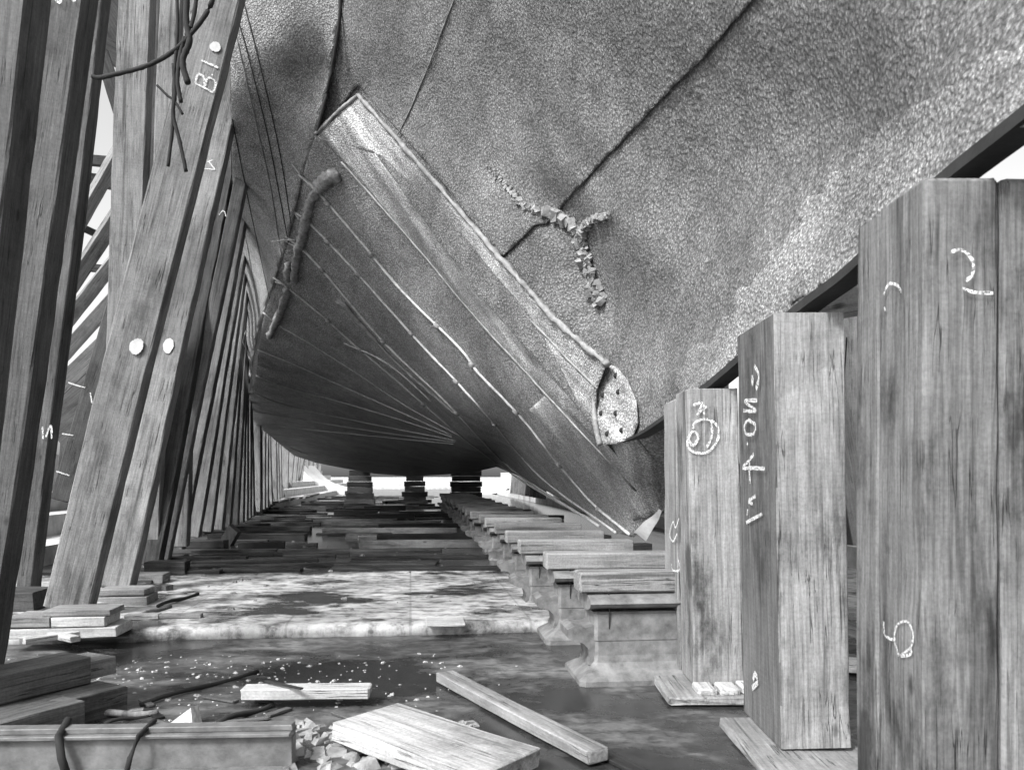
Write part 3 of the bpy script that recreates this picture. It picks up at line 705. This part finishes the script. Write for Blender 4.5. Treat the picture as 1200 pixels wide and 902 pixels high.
# right side shores, glimpsed between the posts and beyond
for (bx, by, tx, ty, d, w_, mt, lb) in [(1011, 664, 975, 470, 12.6, .32, 'wood_light', 'leaning shore foot seen in the gap between the two nearest posts'), (996, 640, 992, 300, 15.5, .3, 'wood', 'upright prop behind the gap between the nearest posts'), (1022, 640, 1016, 300, 14.5, .25, 'wood', 'upright prop mostly hidden behind the tallest post'),
                                   (850, 600, 838, 380, 19, .4, 'wood_light', 'shore behind the far chalked post')]:
    shore('timber_shore', bx, by, tx, ty, d, w_, .3, mt, lb, 'starboard shores')
for i in range(9):
    b = P(600+i*4.5, 578+i*.8, 52-i*2.4); tag(timber('timber_shore', b, b+Vector((.2, 0, 3.0)), .24, .2, UA, 'wood'), 'far prop on the right side of the dock, beyond the keel blocks', 'timber shore', 'far starboard props')

# staging behind, at far left
stg = empty('timber_staging', P(110, 600, 16)); tag(stg, 'open timber staging with sloping braces against the sky at the far left', 'staging')
for (x0, y0, x1, y1, d, w_, mt) in [(78, 285, 150, 160, 16.5, .24, 'wood'), (78, 186, 150, 192, 17, .2, 'wood_dark'), (78, 206, 150, 218, 17.2, .26, 'wood_dark'), (76, 345, 150, 232, 15.5, .26, 'wood'), (70, 310, 150, 318, 17.4, .16, 'wood_dark'),
                                    (72, 385, 150, 285, 15.2, .24, 'wood'), (66, 425, 150, 330, 15, .26, 'wood'), (60, 462, 150, 375, 14.8, .3, 'wood'), (118, 60, 150, 160, 18, .3, 'wood_dark'), (100, 45, 150, 72, 18.5, .5, 'wood_dark'), (112, 0, 150, 60, 18.8, .9, 'wood_dark'), (90, 264, 112, 274, 17.6, .15, 'wood_dark')]:
    timber('brace', P(x0, y0, d), P(x1, y1, d+.3), w_, .22, Vector((.4, 0, 1)), mt, stg)
for (x, w_) in [(78, .3), (100, .5), (124, .4), (150, .45)]:
    timber('upright', P(x, 600, 17.8), P(x+10, 440 if x < 130 else 250, 17.8), w_*1.2, .25, UA, 'wood_dark', stg)
timber('brace', P(60, 505, 17), P(150, 430, 17), 1.6, .1, Vector((.4, 0, 1)), 'wood_dark', stg)
# uprights between the vertical shore and B.1
for (x0, x1, y1, d, w_, mt, lb) in [(190, 203, -20, 12.4, .3, 'wood', 'upright timber hung with ropes, left of the B.1 chalk'), (222, 232, -20, 14, .36, 'wood_light', 'pale upright half hidden behind the ropes by the B.1 shore'), (178, 190, -20, 13.2, .22, 'wood_dark', 'dark upright directly right of the rope-crossed vertical shore')]:
    shore('timber_shore', x0-14, 640, x1, y1, d, w_, .24, mt, lb, 'uprights behind the ropes')

# ropes
def rope(pts, r, label, d=7.6):
    q = smoothline(pts, 8); o = tube('rope', [P(x, y, d) for x, y in q], r, 'rope', None, 7, .12); tag(o, label, 'rope')
rope([(108, 90), (118, 91), (140, 86), (170, 78), (198, 64), (222, 42), (246, 8), (258, -40)], .022, 'dark rope sagging across the vertical shore at the top left')
rope([(203, 75), (205, 110), (203, 135), (211, 168), (218, 201)], .018, 'rope end hanging down beside the B.1 shore')
rope([(206, -40), (208, 30), (204, 90), (202, 150), (197, 195)], .016, 'thin rope hanging straight down the upright behind')
rope([(222, -40), (218, 20), (222, 48), (214, 72), (220, 98)], .03, 'thick frayed rope bunched near the B.1 chalk')
rope([(232, -20), (226, 24), (214, 52), (208, 92), (212, 120)], .02, 'looped rope tangled with the thick frayed one')
rope([(184, 100), (196, 112), (204, 118), (214, 134)], .012, 'short slack cord between the uprights near the ropes')

# ================================================================== THINGS LYING ABOUT
def ub(v, z=.12): return z
def plank(c, L, w_, t_, yaw, mat, label=None, cat='plank', group=None, tilt=0, name='plank', roll=0):
    d = Vector((math.cos(yaw)*math.cos(tilt), math.sin(yaw)*math.cos(tilt), math.sin(tilt))); c = Vector(c); s = Vector((-math.sin(yaw), math.cos(yaw), math.tan(roll)))
    o = timber(name, c-d*L/2, c+d*L/2, w_, t_, s, mat, bev=min(.006, t_*.2), jit=.003); tag(o, label, cat, group); return o
def fl(x, y, z=0): return P(x, y, fd(y, z))
# packing under the shores
def pack(x, y, z, items, lb):
    for k, (dx, dz, L, w_, t_, mt) in enumerate(items):
        b = fl(x, y, .12); c = b + UA*dx + Vector((0, 0, dz+t_/2)); plank(c, L, w_, t_, ROT, mt, lb[k], 'packing block', name='packing_block')
pack(82, 742, 0, [(0, 0, .92, .42, .085, 'wood_pale'), (-.26, .09, .36, .4, .085, 'wood_light'), (.14, .09, .44, .4, .085, 'wood_pale'), (.12, .18, .56, .36, .05, 'wood_light')],
     ['long bottom board of the packing stack under the B.1 shore', 'short left block in the middle layer under the B.1 shore', 'short right block in the middle layer under the B.1 shore', 'thin top board of the stack under the B.1 shore'])
pack(150, 706, 0, [(0, 0, .52, .4, .09, 'wood_light'), (-.02, .095, .5, .36, .07, 'wood_light')], ['lower block under the shore with the white paint spot', 'upper block under the shore with the white paint spot'])
pack(172, 682, 0, [(0, 0, .5, .35, .12, 'wood')], ['grey block on the floor beside the dark third shore'])
pack(192, 672, 0, [(.05, 0, .55, .3, .18, 'wood_dark')], ['dark block standing on the floor at the foot of the third shore'])
pack(55, 712, 0, [(-.5, .0, .95, .5, .2, 'wood_dark')], ['dark heavy block under the narrow shore at left'])
pack(228, 640, 0, [(0, 0, .5, .4, .14, 'wood_dark')], ['dark block at the foot of the pale square-footed shore'])
pack(70, 640, 0, [(-.4, .3, 1.4, .3, .14, 'wood_pale'), (.1, 0, 1.0, .4, .2, 'wood_light')], ['pale baulk lying on the stone step at the left', 'light block lying below the pale baulk on the left step'])
pack(155, 725, 0, [(.1, 0, .32, .12, .05, 'wood_light'), (.4, 0, .5, .1, .04, 'wood')], ['small loose offcut on the floor right of the packing stack', 'thin dark offcut on the floor right of the packing stack'])
for i in range(26):
    px = random.uniform(60, 260); py = 745 - (px-60)*.52 + random.uniform(-14, 22); b = fl(px, py, .12)
    plank(b+Vector((0, 0, .03)), random.uniform(.15, .6), random.uniform(.05, .16), random.uniform(.03, .08), random.uniform(-1, 1.2), random.choice(['wood', 'wood_light', 'wood_dark', 'wood_pale', 'wood_shade_dark']), 'small offcut lying among the feet of the left shores', 'offcut', 'offcuts among the shore feet', name='offcut')
for i in range(16):
    px = random.uniform(90, 420); py = random.uniform(815, 880); b = fl(px, py, 0)
    plank(b+Vector((0, 0, .012)), random.uniform(.06, .35), random.uniform(.02, .06), .015, random.uniform(-1.5, 1.5), random.choice(['wood_shade_dark', 'wood_light', 'wood_wet', 'wood_dark']), 'splinter of timber lying in the mud near the girder', 'splinter', 'splinters in the foreground mud', name='splinter')
# dark bent shovel-like wedge
w0 = fl(262, 640, .12); vs = [w0+Vector(v) for v in [(-.35, 0, 0), (.12, 0, 0), (.26, .05, .27), (.08, .05, .42), (-.05, 0, .16), (-.35, .25, 0), (.12, .25, 0), (.26, .3, .27), (.08, .3, .42), (-.05, .25, .16)]]
tag(mesh('wedge', vs, [(0, 4, 3, 2, 1), (5, 6, 7, 8, 9), (0, 1, 6, 5), (1, 2, 7, 6), (2, 3, 8, 7), (3, 4, 9, 8), (4, 0, 5, 9)], M['wood_wet']), 'dark upturned wooden wedge at the end of the close-set shores', 'wedge')
# block pile bottom left
for (x, y, z, L, h, mt, lb) in [(50, 858, 0, .75, .17, 'wood_shade_dark', 'lower right block of the pile in the bottom left corner'), (-8, 880, 0, .7, .17, 'wood_shade_dark', 'lower left block of the pile at the photo corner'), (18, 852, .175, .62, .17, 'wood_shade_dark', 'upper front block of the pile in the bottom left corner'), (60, 836, .175, .55, .12, 'wood', 'upper back block of the pile in the bottom left corner')]:
    b = fl(x, y, 0); plank(b+Vector((0, .15, z+h/2)), L, .30, h, R(62), mt, lb, 'block', name='timber_block')
# steel channel rail along the bottom
r = empty('steel_rail', P(150, 890, 4.1)); r.location.z = 0.0; tag(r, 'rusted ridged steel girder lying along the bottom left, tied with cord', 'girder')
a, b = Vector((-2.7, 4.12, 0)), Vector((-1.13, 4.2, 0))
for (z, w_, t_) in [(.09, .10, .17), (.185, .16, .02), (.21, .08, .03), (.01, .2, .02)]:
    timber('flange' if t_ < .1 else 'web', a+Vector((0, 0, z)), b+Vector((0, 0, z)), w_, t_, YA, 'steel', r, bev=.004, jit=.001)
tube('cord', [(-1.93, 4.05, 0), (-1.90, 4.03, .1), (-1.87, 4.06, .2), (-1.85, 4.2, .24)], .014, 'rope', r)
tube('cord', [(-2.22, 4.05, 0), (-2.24, 4.03, .1), (-2.27, 4.06, .2), (-2.3, 4.2, .24)], .02, 'rope', r)
plank(fl(360, 826)+Vector((0, 0, .09)), .82, .16, .07, R(3), 'wood_pale', 'clean white plank propped flat above the rubble at lower centre left')
plank(fl(335, 826)+Vector((0, -.05, .15)), .36, .025, .012, R(-35), 'wood_wet', 'thin dark stick lying across the clean white plank', 'stick', name='stick')
plank((-.42, 4.28, .09), 1.05, .50, .10, R(-38), 'wood_slab', 'thick bleached slab lying askew at the bottom centre', 'slab', tilt=R(-3), name='slab')
plank((-.02, 5.05, .05), 1.95, .14, .07, R(-61), 'wood_light', 'long rough plank running toward the camera right of the bleached slab')
plank((.17, 4.95, .012), 2.0, .1, .02, R(-61), 'wood_wet', 'wet dark lath lying right beside the long rough plank', 'lath', name='lath')
plank(fl(522, 742)+Vector((0, -.05, .125)), .36, .46, .02, ROT, 'wood_pale', 'square pale board overhanging the edge of the raised floor', 'board', name='board')
for (x0, y0, x1, y1, r_, mt, lb) in [(165, 828, 302, 788, .016, 'rope', 'long dark rod lying on the wet floor at left'), (100, 842, 185, 838, .022, 'wood', 'grey stick lying behind the steel girder'), (122, 850, 180, 838, .012, 'rope', 'thin dark rod beside the grey stick'),
                             (255, 850, 320, 828, .018, 'rope', 'curved dark bar just left of the white plank'), (185, 712, 232, 697, .02, 'rope', 'dark bar lying on the raised floor by the shores'), (165, 722, 200, 712, .02, 'wood', 'grey bar lying on the raised floor by the packing')]:
    z = .12 if y0 < 740 else 0
    o = tube('rod', [fl(x0+(x1-x0)*k/6, y0+(y1-y0)*k/6, z)+Vector((0, 0, r_+.012*math.sin(k))) for k in range(7)], r_, mt); tag(o, lb, 'rod')
c = fl(196, 852); vs = [c+Vector(v) for v in [(-.02, 0, 0), (.16, -.02, 0), (.13, .03, .11), (-.02, .1, 0), (.18, .08, 0), (.15, .09, .11)]]
tag(mesh('wedge', vs, [(0, 1, 2), (3, 5, 4), (0, 3, 4, 1), (1, 4, 5, 2), (0, 2, 5, 3)], M['wood_pale']), 'small white triangular wedge standing behind the steel girder', 'wedge')
# short drain pipes and rubble at the bottom
def pipe(c, L, r_, yaw, lb, mat='stone'):
    d = Vector((math.cos(yaw), math.sin(yaw), 0)); s = Vector((-math.sin(yaw), math.cos(yaw), 0)); vs, fs = [], []; n = 18
    for (t, rr) in [(0, r_), (L*.8, r_), (L*.82, r_*1.15), (L, r_*1.15), (L, r_*.8), (0, r_*.8)]:
        for j in range(n):
            a = 2*math.pi*j/n; vs.append(Vector(c)+d*t+s*math.cos(a)*rr+Vector((0, 0, r_+math.sin(a)*rr)))
    for i in range(5):
        for j in range(n): fs.append((i*n+j, i*n+(j+1) % n, (i+1)*n+(j+1) % n, (i+1)*n+j))
    for j in range(n): fs.append((5*n+j, 5*n+(j+1) % n, (j+1) % n, j))
    tag(mesh('pipe', vs, fs, M[mat], None, True), lb, 'pipe')
#pipe((-1.0, 3.95, 0), .34, .065, R(75), 'short pale pipe standing at the right end of the steel girder')

def lumps(name, cells, mat, label, cat, kind='stuff'):
    vs, fs = [], []
    for (c, s) in cells:
        k = len(vs); ry = random.random()*3
        for (x, y, z) in [(-1, -1, 0), (1, -1, 0), (1, 1, 0), (-1, 1, 0), (-.6, -.7, 1), (.7, -.5, 1), (.5, .7, .8), (-.7, .6, .9)]:
            x *= random.uniform(.6, 1.2)*s; y *= random.uniform(.6, 1.2)*s*.7; z *= s*random.uniform(.3, .7)
            vs.append(Vector(c)+Vector((x*math.cos(ry)-y*math.sin(ry), x*math.sin(ry)+y*math.cos(ry), z)))
        fs += [tuple(k+j for j in f) for f in [(0, 3, 2, 1), (4, 5, 6, 7), (0, 1, 5, 4), (1, 2, 6, 5), (2, 3, 7, 6), (3, 0, 4, 7)]]
    o = mesh(name, vs, fs, M[mat]); tag(o, label, cat, None, kind); return o
lumps('wood_chips', [(fl(random.gauss(260, 140), random.choice([765, 775])+abs(random.gauss(0, 38)), 0), random.choice([.005, .007, .01, .012, .02])) for _ in range(330)], 'wood_pale', 'white wood chips scattered over the wet lower floor', 'wood chips')
lumps('rubble', [((random.uniform(-1.6, -.2), random.uniform(4.15, 4.9), 0), random.choice([.02, .03, .05, .07])) for _ in range(160)], 'cement', 'pale broken rubble around the white plank and slab', 'rubble')
lumps('debris', [(D(random.uniform(-4.6, 1.2), random.uniform(8, 30), .12), random.choice([.008, .012, .02, .04])) for _ in range(260)], 'wood', 'small timber scraps littering the raised floor', 'debris')
# planks and sleepers lying across the shaded floor
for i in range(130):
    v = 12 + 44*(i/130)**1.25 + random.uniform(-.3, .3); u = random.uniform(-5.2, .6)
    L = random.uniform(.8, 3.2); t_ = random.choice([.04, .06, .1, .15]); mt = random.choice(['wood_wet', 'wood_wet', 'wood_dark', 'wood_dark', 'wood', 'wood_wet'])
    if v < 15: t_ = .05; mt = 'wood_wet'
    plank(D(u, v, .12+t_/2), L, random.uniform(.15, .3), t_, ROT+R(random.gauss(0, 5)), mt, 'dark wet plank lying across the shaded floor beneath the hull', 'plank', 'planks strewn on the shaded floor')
for i in range(26):
    v = 16 + i*1.3; u = -5.35; plank(D(u+random.uniform(-.2, .2), v, .47), random.uniform(.9, 1.6), .3, .1, ROT+R(90+random.gauss(0, 6)), random.choice(['wood_light', 'wood', 'wood_dark']), 'loose board on the ledge that the far shores stand on', 'plank', 'boards along the left ledge')
for i in range(10):
    v = 10+i*2.2; plank(D(3.6+random.uniform(-.4, .5), v, .2), random.uniform(1, 2), .25, .14, ROT+R(random.gauss(0, 8)), random.choice(['wood', 'wood_dark', 'wood_light']), 'loose baulk lying right of the keel block row', 'plank', 'baulks right of the keel blocks')
# planks heaped by the tallest post
for (x, y, L, yaw, tilt, mt, lb, dz) in [(1010, 770, .9, -40, -16, 'wood', 'grey plank sloping down in the gap beside the tallest post', .2), (1005, 760, .8, -62, 4, 'wood_light', 'light plank in the heap beside the tallest post', .3), (1020, 790, .7, -20, 0, 'wood_pale', 'pale plank end at the bottom of the heap beside the tallest post', .06), (1005, 700, 1.4, 5, 0, 'wood', 'flat grey plank lying behind the heap beside the tallest post', .05)]:
    plank(fl(x, y)+Vector((0, 0, dz)), L, .26, .07, R(yaw), mt, lb, tilt=R(tilt))
tag(timber('wire_stay', P(992, 395, 8), P(980, 560, 8), .012, .012, UA, 'rope'), 'thin dark wire slanting behind the gap between the nearest posts', 'wire')
# far stacks
def stack(x, y, d, n, w_, label):
    r = empty('block_stack', P(x, y, d)); r.location.z = .12; tag(r, label, 'block stack', 'stacks under the far end of the hull')
    top = P(0, HY, d).z
    z = .12; k = 0
    while z < 1.55:
        h = .28; ww = w_*random.uniform(.85, 1.1)*(1.25 if k < 2 else 1); c = P(x, y, d); c.z = z+h/2
        timber('block', c-UA*ww/2, c+UA*ww/2, .9, h-.01, VA, 'wood_wet' if k % 2 else 'wood_dark', r); z += h; k += 1
stack(422, 575, 40, 5, 1.15, 'dark block stack at the far left under the hull')
stack(486, 573, 44, 5, 1.05, 'dark block stack at the far centre under the hull')
stack(546, 573, 42, 5, 1.5, 'dark block stack at the far right under the hull')
